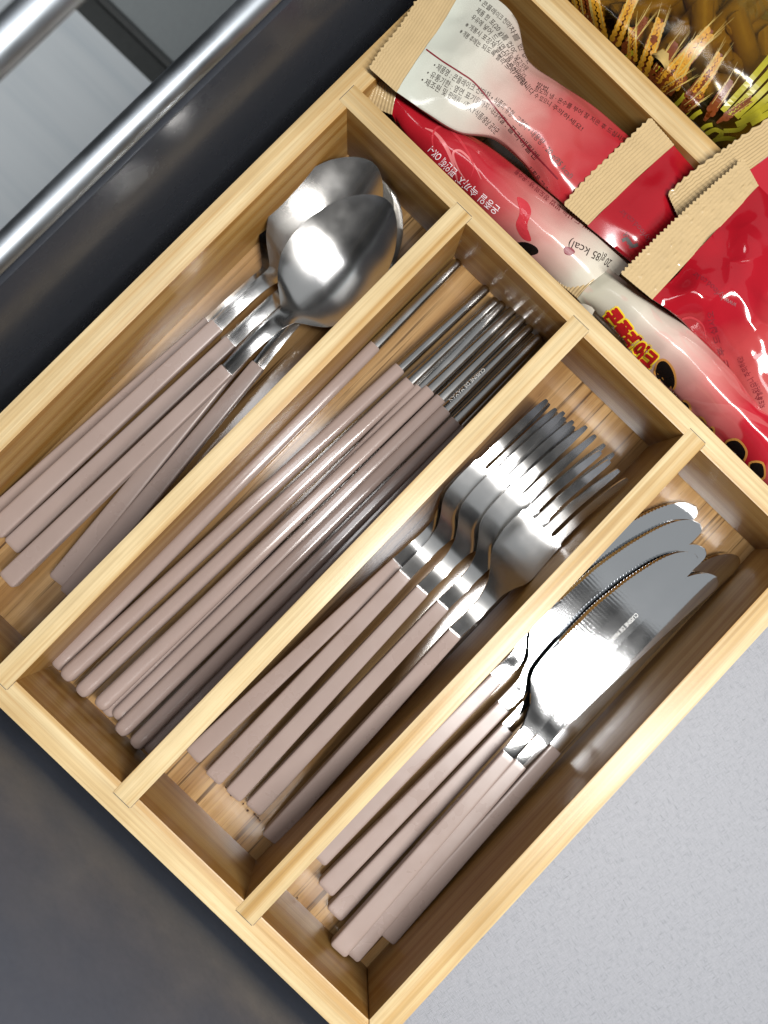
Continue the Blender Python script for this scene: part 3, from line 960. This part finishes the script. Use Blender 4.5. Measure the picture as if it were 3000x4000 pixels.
# packet B: red front
pB = thing("snack_packet", "red packet along the cross divider with white script, fading to cream at its end", "packet", at(1950, 750, 0.2), G)
B = pouch("film_body", [
    [(1532, 448, 3.0), (1534, 430, 3.1), (1538, 408, 3.2), (1543, 385, 3.3), (1550, 362, 3.35)],
    [(1632, 628, 1.2), (1637, 594, 2.5), (1665, 530, 3.2), (1700, 485, 3.2), (1740, 470, 2.8)],
    [(1772, 772, 0.9), (1786, 728, 2.5), (1825, 655, 3.3), (1870, 600, 3.3), (1915, 575, 2.7)],
    [(1915, 915, 0.9), (1930, 868, 2.5), (1975, 785, 3.4), (2025, 725, 3.3), (2075, 700, 2.7)],
    [(2056, 1052, 0.9), (2074, 998, 2.5), (2125, 915, 3.4), (2180, 850, 3.3), (2225, 815, 2.7)],
    [(2182, 1172, 0.9), (2199, 1118, 2.4), (2255, 1030, 3.3), (2320, 955, 3.2), (2375, 918, 2.7)],
    [(2290, 1280, 1.8), (2330, 1200, 2.5), (2375, 1130, 2.8), (2430, 1060, 2.8), (2490, 1012, 2.5)]],
    M_fB, pB, 80, 34, 1.3, 0.09, 11.3, 0.6)
seal("crimped_seal", [
    [(1405, 400, 2.5), (1418, 370, 2.7), (1430, 340, 2.85), (1438, 315, 2.95), (1446, 285, 3.1)],
    [(1532, 448, 3.0), (1534, 430, 3.1), (1538, 408, 3.2), (1543, 385, 3.3), (1550, 362, 3.35)]], M_seal, pB, 12, 6, 0.03)
bpy.context.view_layer.update()
tB = [bvh_of(B)]
lettering("온종일 속까지 편안해 OK~!", [(1955, 815), (1880, 752), (1800, 680), (1740, 620), (1690, 570)], 42, tB, M_white_ink, pB)
lettering("20 g(85 kcal)", [(2392, 1018), (2335, 985), (2228, 935)], 46, tB, M_ink, pB)
lettering("방법 드시는 방법 정도의 냉 · 온수를", [(2330, 900), (2200, 815), (2100, 730), (2020, 660)], 24, tB, M_ink_red, pB)
stroke([(1720, 640), (1690, 560), (1700, 505), (1740, 495), (1790, 540), (1830, 600), (1850, 650), (1840, 690)], 10, tB, M_swirl, pB, "printed_swirl", 0.01, 50, True)
stroke([(1790, 720), (1770, 640), (1740, 570), (1700, 520), (1660, 500)], 14, tB, M_pale_swirl, pB, "printed_swirl", 0.008, 50, True)
stroke([(1880, 700), (1850, 640), (1800, 590), (1770, 600), (1790, 660), (1830, 720)], 9, tB, M_pale_swirl, pB, "printed_swirl", 0.008, 50, True)
blob([(2020, 770), (2060, 790), (2075, 830), (2060, 880), (2075, 940), (2040, 930), (2015, 880), (2030, 830)], tB, M_swirl, pB, "printed_patch", 0.009)
blob([(2205, 965), (2232, 968), (2246, 985), (2228, 998), (2206, 990)], tB, M_ink_red, pB, "printed_patch", 0.012)
for pts in ([(2000, 955), (2050, 945), (2095, 965), (2100, 990), (2050, 1000), (2000, 985)],):
    blob(pts, tB, M_cow, pB, "printed_patch", 0.012)

# packet E: red, beige seal towards the chopsticks
pE = thing("snack_packet", "dark red packet between the text-covered packet and the embossed one, beige seal uppermost", "packet", at(2480, 800, 0.2), G)
E_b = pouch("film_body", [
    [(2295, 882, 3.35), (2380, 800, 3.4), (2470, 712, 3.4), (2555, 635, 3.35), (2632, 568, 3.3)],
    [(2420, 985, 3.2), (2490, 890, 3.5), (2570, 790, 3.5), (2640, 700, 3.4), (2705, 650, 3.1)],
    [(2540, 1090, 2.9), (2600, 985, 3.2), (2670, 880, 3.2), (2740, 790, 3.0), (2800, 730, 2.7)]],
    M_fE, pE, 44, 36, 1.2, 0.10, 21.1, 0.6)
seal("crimped_seal", [
    [(2200, 798, 3.45), (2280, 705, 3.5), (2372, 615, 3.52), (2460, 532, 3.5), (2542, 458, 3.6)],
    [(2297, 880, 3.36), (2382, 798, 3.41), (2472, 710, 3.41), (2557, 633, 3.36), (2634, 566, 3.31)]], M_seal, pE, 28, 6, 0.025)
bpy.context.view_layer.update()
tE = [bvh_of(E_b)]
lettering("www.kyfood.co.kr", [(2590, 985), (2540, 930), (2490, 868), (2430, 815)], 34, tE, M_ink_red, pE)
lettering("OTHER", [(2478, 965), (2450, 905)], 30, tE, M_ink, pE)
stroke([(2430, 940), (2450, 935), (2470, 960), (2492, 955)], 14, tE, M_ink, pE, "printed_arrow", 0.014, 20)
lettering("72-9", [(2500, 485), (2485, 470)], 18, tE, M_ink, pE)

# packet F: far one over the back rail
pF = thing("snack_packet", "bright red packet with a beige seal lying over the tray's back rail", "packet", at(2900, 700, 0.5), G)
seal("crimped_seal", [
    [(2607, 755, 3.75), (2700, 672, 3.95), (2810, 592, 4.05), (2900, 530, 4.05), (3060, 420, 4.05)],
    [(2660, 870, 3.75), (2760, 790, 3.95), (2870, 705, 4.05), (2960, 640, 4.05), (3090, 540, 4.05)]], M_seal, pF, 30, 6, 0.03)
pouch("film_body", [
    [(2660, 872, 3.72), (2760, 792, 3.9), (2870, 707, 4.0), (2960, 642, 4.0), (3090, 542, 4.0)],
    [(2790, 990, 3.5), (2880, 920, 3.9), (2980, 850, 4.1), (3080, 770, 4.1), (3180, 690, 3.9)],
    [(2920, 1120, 3.3), (3010, 1050, 3.6), (3100, 980, 3.7), (3190, 900, 3.7), (3280, 820, 3.5)]], M_fF, pF, 30, 26, 1.0, 0.04, 31, 0.6)

# packet D: embossed seal, glossy crumpled red
pD = thing("snack_packet", "glossy crumpled red packet with an embossed beige seal, on top of the others", "packet", at(2800, 1100, 0.3), G)
def emb(u, v):
    k = max(0.0, noise.noise(Vector((v * 22, u * 7, 3.1))) - 0.12) + max(0.0, noise.noise(Vector((v * 40, u * 13, 8.1))) - 0.25)
    return 0.055 * k * (1.0 if 0.06 < v < 0.97 else 0.0)
D = pouch("film_body", [
    [(2548, 1168, 4.25), (2650, 1058, 4.3), (2752, 948, 4.35), (2860, 835, 4.4), (2964, 724, 4.4)],
    [(2632, 1225, 4.1), (2730, 1130, 4.75), (2830, 1030, 4.3), (2940, 930, 4.85), (3060, 830, 4.5)],
    [(2700, 1290, 3.5), (2810, 1215, 4.35), (2910, 1140, 4.75), (3010, 1070, 4.4), (3140, 980, 4.2)],
    [(2790, 1420, 3.2), (2880, 1370, 4.1), (2970, 1320, 4.5), (3070, 1270, 4.2), (3190, 1200, 3.9)],
    [(2890, 1570, 3.0), (2960, 1530, 3.8), (3050, 1490, 4.1), (3150, 1450, 4.0), (3260, 1390, 3.6)],
    [(3010, 1720, 2.8), (3070, 1690, 3.5), (3160, 1650, 3.8), (3240, 1600, 3.7), (3340, 1550, 3.4)]],
    M_fD, pD, 120, 80, 1.2, 0.30, 41.7, 0.45)
seal("crimped_seal", [
    [(2424, 1068, 4.3), (2540, 950, 4.35), (2660, 835, 4.4), (2780, 725, 4.45), (2904, 617, 4.45)],
    [(2548, 1170, 4.26), (2650, 1060, 4.31), (2752, 950, 4.36), (2860, 837, 4.41), (2964, 726, 4.41)]], M_seal, pD, 34, 6, 0.012, 40, 110, emboss=emb)
bpy.context.view_layer.update()
tD = [bvh_of(D)]
lettering("www.kyfood.co.kr", [(2880, 1185), (2830, 1155), (2775, 1100), (2715, 1060)], 34, tD, M_ink_red, pD)
lettering("저은 후 드십시오", [(2860, 1480), (2830, 1380), (2800, 1290), (2785, 1215)], 30, tD, M_ink_red, pD)
lettering("수 있으니 주의하세요!", [(2975, 1560), (2950, 1490), (2915, 1430), (2900, 1390)], 30, tD, M_ink_red, pD)
lettering("되도록 빨리 드시기", [(2990, 1590), (2975, 1530), (2960, 1490)], 26, tD, M_ink_red, pD)
stroke([(2760, 1330), (2745, 1270), (2700, 1240), (2660, 1255), (2690, 1300), (2730, 1330)], 9, tD, M_swirl, pD, "printed_swirl", 0.012, 40, True)

# packet C: logo packet along the cross divider
pC = thing("snack_packet", "cream to red packet with a red and yellow logo, wedged along the cross divider", "packet", at(2650, 1400, 0.2), G)
Cb = pouch("film_body", [
    [(2255, 1165, 2.6), (2280, 1135, 2.9), (2312, 1102, 3.05), (2345, 1070, 3.1), (2374, 1044, 3.05)],
    [(2342, 1274, 1.2), (2364, 1240, 2.7), (2420, 1185, 3.5), (2465, 1150, 3.6), (2508, 1148, 3.2)],
    [(2442, 1402, 1.0), (2478, 1366, 2.7), (2545, 1300, 3.75), (2605, 1265, 3.85), (2662, 1258, 3.4)],
    [(2572, 1542, 1.0), (2612, 1498, 2.7), (2680, 1430, 3.8), (2730, 1385, 3.9), (2775, 1362, 3.5)],
    [(2702, 1672, 1.0), (2738, 1627, 2.7), (2800, 1555, 3.8), (2850, 1505, 3.9), (2890, 1480, 3.5)],
    [(2852, 1822, 1.0), (2888, 1777, 2.7), (2945, 1700, 3.8), (2990, 1650, 3.9), (3030, 1625, 3.5)],
    [(3000, 2000, 1.8), (3050, 1930, 3.0), (3100, 1860, 3.6), (3140, 1810, 3.7), (3180, 1780, 3.3)]],
    M_fC, pC, 100, 40, 1.4, 0.12, 51.9, 0.55)
seal("crimped_seal", [
    [(2165, 1090, 2.35), (2192, 1062, 2.5), (2218, 1035, 2.6), (2243, 1010, 2.7), (2265, 988, 2.75)],
    [(2255, 1165, 2.6), (2280, 1135, 2.9), (2312, 1102, 3.05), (2345, 1070, 3.1), (2374, 1044, 3.05)]], M_seal, pC, 16, 6, 0.04)
bpy.context.view_layer.update()
tC = [bvh_of(Cb)]
logo = [(2362, 1232), (2420, 1310), (2480, 1378), (2538, 1432)]
lg = [("콘플레이크", logo, 74)]
def bold_lettering(body, path, h, trees, mt, parent, grow, lift):
    for dx, dy in [(math.cos(a) * grow, math.sin(a) * grow) for a in [k * math.pi / 4 for k in range(8)]]:
        lettering(body, [(x + dx, y + dy) for x, y in path], h, trees, mt, parent, lift, "printed_logo")
tv, tf = text_mesh("콘플레이크")
def bold_logo(grow, mt, lift):
    xs = [v[0] for v in tv]; x0, x1 = min(xs), max(xs)
    pv, pf = [], []
    offs = [(0, 0)] + [(math.cos(a) * grow, math.sin(a) * grow) for a in [k * math.pi / 5 for k in range(10)]]
    for n_, (dx, dy) in enumerate(offs):
        b0 = len(pv)
        for (x, y) in tv:
            p, q = path_eval(logo, (x - x0) / (x1 - x0)); up = Vector((q.y, -q.x)); p = p + up * (y * 78 - 8)
            pv.append((p.x + dx, p.y + dy))
        pf += [tuple(i + b0 for i in f) for f in tf]
    # each offset copy sits a hair above the last so that no two faces share a plane
    o = None
    res_v, res_f = [], []
    n1 = len(tv)
    for n_ in range(len(offs)):
        seg = pv[n_*n1:(n_+1)*n1]
        o_ = put(seg, tf, tC, lift + n_ * 0.0008, "printed_logo", mt, pC)
        if o_ is None: continue
        b0 = len(res_v)
        res_v += [v.co.copy() for v in o_.data.vertices]; res_f += [tuple(i + b0 for i in p.vertices) for p in o_.data.polygons]
        me = o_.data; bpy.data.objects.remove(o_); bpy.data.meshes.remove(me)
    me = bpy.data.meshes.new("printed_logo"); me.from_pydata(res_v, [], res_f); me.materials.append(mt)
    link("printed_logo", me, pC)
bold_logo(11, M_logo_yel, 0.010)
bold_logo(4.5, M_logo_red, 0.026)
for pts in ([(2572, 1418), (2600, 1412), (2628, 1450), (2636, 1500), (2615, 1525), (2580, 1495), (2562, 1460)],
            [(2655, 1560), (2690, 1558), (2706, 1578), (2696, 1600), (2665, 1590)],
            [(2728, 1630), (2752, 1622), (2766, 1645), (2750, 1668), (2724, 1655)],
            [(2765, 1665), (2795, 1660), (2795, 1685), (2768, 1688)],
            [(2855, 1715), (2895, 1710), (2925, 1750), (2910, 1790), (2875, 1780), (2850, 1750)],
            [(2945, 1800), (2990, 1800), (2995, 1850), (2955, 1850)]):
    if pts[0][0] > 2640: pts = [(x - 13, y + 13) for x, y in pts]
    c0 = sum((Vector(p) for p in pts), Vector((0, 0))) / len(pts)
    blob([tuple(c0 + (Vector(p) - c0) * (1 + 9 / (Vector(p) - c0).length)) for p in pts], tC, M_orange, pC, "printed_patch_rim", 0.010)
    blob(pts, tC, M_cow, pC, "printed_patch", 0.016)

# ------------------------------------------------------------------ pasta bag beyond the tray
bag = thing("pasta_bag", "clear plastic pasta bag printed with golden wheat ears, behind the tray", "bag", at(2700, 250, -0.4))
def clear_film():
    mt, nt, bs = mat("clear_bag_film")
    out = nt.nodes["Material Output"]
    tr = N(nt, "ShaderNodeBsdfTransparent"); tr.inputs[0].default_value = (0.70, 0.62, 0.34, 1)
    gl = N(nt, "ShaderNodeBsdfGlossy", i_Roughness=0.16); gl.inputs[0].default_value = (1, 1, 1, 1)
    fr = N(nt, "ShaderNodeFresnel", i_IOR=1.45)
    v = nt.nodes.new("ShaderNodeTexCoord").outputs["Object"]
    w = noise_tex(nt, v, (70, 70, 70), 3, 0.55, 0.8)
    b = N(nt, "ShaderNodeBump", i_Strength=0.2, i_Distance=0.002)
    nt.links.new(w.outputs[0], b.inputs["Height"]); nt.links.new(b.outputs[0], gl.inputs["Normal"]); nt.links.new(b.outputs[0], fr.inputs["Normal"])
    ms = N(nt, "ShaderNodeMixShader")
    fm = N(nt, "ShaderNodeMath", operation="MULTIPLY", i_1=0.55); nt.links.new(fr.outputs[0], fm.inputs[0]); nt.links.new(fm.outputs[0], ms.inputs[0]); nt.links.new(tr.outputs[0], ms.inputs[1]); nt.links.new(gl.outputs[0], ms.inputs[2])
    nt.links.new(ms.outputs[0], out.inputs["Surface"])
    return mt
M_clear = clear_film()
M_pasta = plain("dry_pasta", (0.46, 0.32, 0.11), 0.5, vary=0.08)
M_wheat = plain("golden_wheat_print", (0.40, 0.19, 0.014), 0.3, vary=0.35, scale=900)
M_wheat_d = plain("rust_wheat_print", (0.13, 0.030, 0.006), 0.3, vary=0.3, scale=700)
M_awn = plain("straw_print", (0.38, 0.28, 0.075), 0.3, vary=0.2)
M_raff = plain("yellow_green_print", (0.30, 0.265, 0.018), 0.25, vary=0.25, scale=120)
M_bagback = plain("olive_brown_bag_back", (0.16, 0.115, 0.025), 0.4, vary=0.3, scale=60)
M_raffd = plain("dark_olive_print", (0.05, 0.045, 0.008), 0.3)
bag_film = pouch("bag_film", [
    [(2030, -120, 1.5), (2110, -190, 2.9), (2160, -240, 3.1), (2260, -340, 3.4), (2420, -500, 3.4)],
    [(2185, 45, 1.5), (2262, -30, 2.9), (2320, -95, 3.1), (2440, -210, 3.5), (2600, -380, 3.5)],
    [(2350, 195, 1.5), (2430, 120, 2.9), (2500, 60, 3.1), (2640, -70, 3.6), (2830, -240, 3.6)],
    [(2510, 355, 1.5), (2590, 280, 2.9), (2660, 215, 3.1), (2810, 90, 3.6), (3010, -80, 3.6)],
    [(2640, 490, 1.5), (2720, 420, 2.9), (2790, 355, 2.9), (2940, 240, 3.5), (3150, 80, 3.5)],
    [(2750, 615, 0.2), (2830, 545, 1.6), (2900, 480, 2.3), (3040, 370, 3.0), (3260, 230, 3.2)],
    [(2850, 745, 0.1), (2930, 670, 0.7), (3000, 600, 1.2), (3130, 500, 2.0), (3340, 380, 2.4)]], M_clear, bag, 70, 50, 0.03, 0.08, 61.3, 0.6, closed=False)
bpy.context.view_layer.update()
tG = [bvh_of(bag_film)]

# dark back of the bag: printed base sheet under the pasta
bag_back = pouch("bag_back", [
    [(2040, -110, 0.1), (2300, -330, 0.3), (2520, -520, 0.3)],
    [(2425, 285, 0.1), (2740, 30, 0.3), (3000, -200, 0.3)],
    [(2840, 740, 0.05), (3150, 480, 0.3), (3400, 300, 0.3)]], M_bagback, bag, 20, 20, 0.05, 0.0, 0, 1)

def pasta_mesh(seed):
    """A short open tube, slightly bent, with a slanted end - dry pasta."""
    r = random.Random(seed)
    vs, fs = [], []
    n, m_ = 18, 11
    bend = r.uniform(0.25, 0.55)
    for sgn, rad in ((1, 0.42), (0, 0.30)):
        for i in range(m_):
            t = i / (m_ - 1)
            ang = (t - 0.5) * bend * 2
            R0 = 3.4 / (bend * 2)
            cx, cz = R0 * math.sin(ang), R0 * (1 - math.cos(ang))
            for k in range(n):
                a = 2 * math.pi * k / n
                rr = rad + (0.018 * math.cos(a * 9) if sgn else 0)
                sl = 0.35 * math.cos(a) * (1 if t > 0.95 else (-1 if t < 0.05 else 0))
                vs.append((cx + sl + rr * math.cos(a) * -math.sin(ang), rr * math.sin(a), cz + rr * math.cos(a) * math.cos(ang)))
    o2 = n * m_
    for i in range(m_ - 1):
        for k in range(n):
            a, b = i*n+k, i*n+(k+1) % n
            fs.append((a, b, b+n, a+n)); fs.append((o2+a, o2+a+n, o2+b+n, o2+b))
    for i in (0, m_ - 1):
        for k in range(n):
            a, b = i*n+k, i*n+(k+1) % n
            fs.append((a, o2+a, o2+b, b))
    return mesh("pasta_tube", vs, fs, M_pasta, 50)
PM = [pasta_mesh(s) for s in range(3)]
pr = random.Random(5)
spots = [(2330, -40), (2420, 20), (2540, 30), (2640, 60), (2610, -20), (2730, 30), (2700, 120), (2790, 130), (2850, 60), (2880, 180), (2960, 120),
         (2930, 240), (2990, 300), (2820, 240), (2740, 210), (2880, 320), (2790, 330), (2960, 20), (2480, -30), (2520, 110), (2620, 180), (2700, 290)]
for k, (x, y) in enumerate(spots):
    o = link("pasta_piece", PM[k % 3], loc=at(x, y, 1.15 + 0.5 * (k % 3)))
    o.rotation_euler = (pr.uniform(-.5, .5), pr.uniform(-.35, .35), pr.uniform(0, 6.28))
    tag(o, "bent dry pasta tube inside the clear bag behind the tray", "pasta", "pasta pieces in the clear bag")

def ear(b, t, n, w, awn, dark=False):
    """One printed wheat ear from base b to tip t (photo plane): paired kernels and long awns."""
    b, t = Vector(b), Vector(t)
    ax = (t - b); Ln = ax.length; ax.normalize(); pe = Vector((ax.y, -ax.x))
    stroke([tuple(b - ax * 40), tuple(b + ax * Ln * .5), tuple(t)], w * 0.95, tG, M_wheat_d, bag, "printed_wheat", 0.008, 16, True)
    kv, kf, av, af = [], [], [], []
    for i in range(n):
        for sd in (-1, 1):
            s = (i + 0.25 * (sd + 1)) / n
            c = b + ax * Ln * s + pe * sd * w * 0.30 * (1 - 0.35 * s)
            d = (ax + pe * sd * 0.55).normalized(); e = Vector((d.y, -d.x))
            l2, w2 = Ln / n * 0.66, w * 0.20
            b0 = len(kv); kv.append(tuple(c))
            for q in range(10):
                a = 2 * math.pi * q / 10
                kv.append(tuple(c + d * l2 * math.cos(a) + e * w2 * math.sin(a) * (1 - 0.25 * math.cos(a))))
            for q in range(10): kf.append((b0, b0 + 1 + q, b0 + 1 + (q + 1) % 10))
    put(kv, kf, tG, 0.016, "printed_wheat", M_wheat_d if dark else M_wheat, bag)
    for i in range(n):
        for sd in (-1, 1):
            s = 0.2 + 0.8 * i / n
            p0 = b + ax * Ln * s + pe * sd * w * 0.3
            d = (ax + pe * sd * pr.uniform(-0.04, 0.13)).normalized(); e = Vector((d.y, -d.x)) * 1.1
            l2 = awn * pr.uniform(0.6, 1.0)
            b0 = len(av)
            for q in range(6):
                cpt = p0 + d * l2 * q / 5
                av += [tuple(cpt + e * (1 - q / 7)), tuple(cpt - e * (1 - q / 7))]
            for q in range(5): af.append((b0+2*q, b0+2*q+1, b0+2*q+3, b0+2*q+2))
    put(av, af, tG, 0.022, "printed_awns", M_awn, bag)
def Z(x, y): return (2200 + x * .4822, y * .4822)
for (b, t, n, w, aw, dk) in [
    ((140, 100), (90, -120), 7, 70, 110, False), ((310, 300), (250, -20), 8, 85, 130, False), ((420, 340), (560, 0), 9, 85, 120, False),
    ((500, 400), (660, 170), 7, 70, 130, True), ((640, 590), (780, 200), 10, 90, 150, False), ((790, 690), (1160, 290), 12, 110, 170, False),
    ((1080, 760), (1260, 470), 9, 80, 130, False), ((1190, 910), (1350, 680), 8, 70, 120, True), ((1310, 950), (1510, 810), 7, 55, 60, True),
    ((780, 760), (980, 640), 7, 70, 120, True), ((960, 900), (1120, 780), 6, 70, 90, True),
    ((210, 190), (170, -40), 8, 75, 110, True), ((560, 480), (560, 250), 8, 70, 120, False), ((720, 640), (900, 380), 9, 85, 140, True), ((900, 700), (1040, 400), 9, 80, 130, False), ((1010, 800), (1180, 600), 8, 75, 120, True), ((60, 20), (20, -160), 8, 75, 110, False)]:
    t = (b[0] + (t[0] - b[0]) * 1.12, b[1] + (t[1] - b[1]) * 1.12)
    ear(Z(*b), Z(*t), n, w * .4822 * 1.3, aw * .4822 * 1.5, dk)
for k, (a, b) in enumerate([((1290, 900), (1800, 310)), ((1340, 930), (1850, 380)), ((1400, 950), (1860, 480)), ((1450, 970), (1880, 580)), ((1500, 960), (1900, 680)), ((1520, 1000), (1900, 760)), ((1400, 1010), (1600, 900))]):
    a, b = Vector(Z(*a)), Vector(Z(*b))
    stroke([tuple(a), tuple(a.lerp(b, .5) + Vector((2, 3))), tuple(b)], 23, tG, M_raff, bag, "printed_ribbon", 0.010 + 0.003 * k, 20)
for k, (a, b, c) in enumerate([((900, 860), (960, 800), (990, 760)), ((960, 940), (1010, 900), (1040, 860)), ((1010, 990), (1070, 930), (1120, 900)), ((1110, 1060), (1160, 1020), (1210, 1010)), ((1150, 1090), (1230, 1050), (1300, 1080)),
                               ((1210, 1150), (1250, 1120), (1290, 1080)), ((1240, 1130), (1330, 1120), (1400, 1130)), ((1300, 1060), (1420, 1050), (1480, 1000)), ((500, 480), (540, 440), (580, 420)), ((700, 600), (740, 570), (780, 520))]):
    stroke([Z(*a), Z(*b), Z(*c)], 17, tG, M_raff, bag, "printed_ribbon", 0.005 + 0.0005 * k, 12)

# crumbs on the tray floor below the fork handles
cv, cf = [], []
cr_r = random.Random(11)
for (x, y) in [(943, 3112), (950, 3140), (968, 3166), (1000, 3190), (1008, 3196), (930, 3095), (882, 3075), (995, 3182), (1310, 3650), (1162, 3508), (902, 3108), (1015, 3205)]:
    c = at(x, y, 0.03); r = cr_r.uniform(0.03, 0.075); b0 = len(cv)
    for q in ((1, 0, 0), (-1, 0.2, 0), (0.1, 1, 0.1), (0, -1, 0), (0, 0, 1), (0.1, 0, -0.4)):
        cv.append(c + Vector(q) * r * cr_r.uniform(0.6, 1.2))
    for f in ((0, 2, 4), (2, 1, 4), (1, 3, 4), (3, 0, 4), (2, 0, 5), (1, 2, 5), (3, 1, 5), (0, 3, 5)): cf.append(tuple(i + b0 for i in f))
M_crumb = plain("brown_crumb", (0.05, 0.02, 0.012), 0.7)
crumbs = tag(link("crumbs", mesh("crumbs", cv, cf, M_crumb), kind="stuff"), "tiny dark crumbs scattered on the tray floor by the fork handle ends", "crumbs")
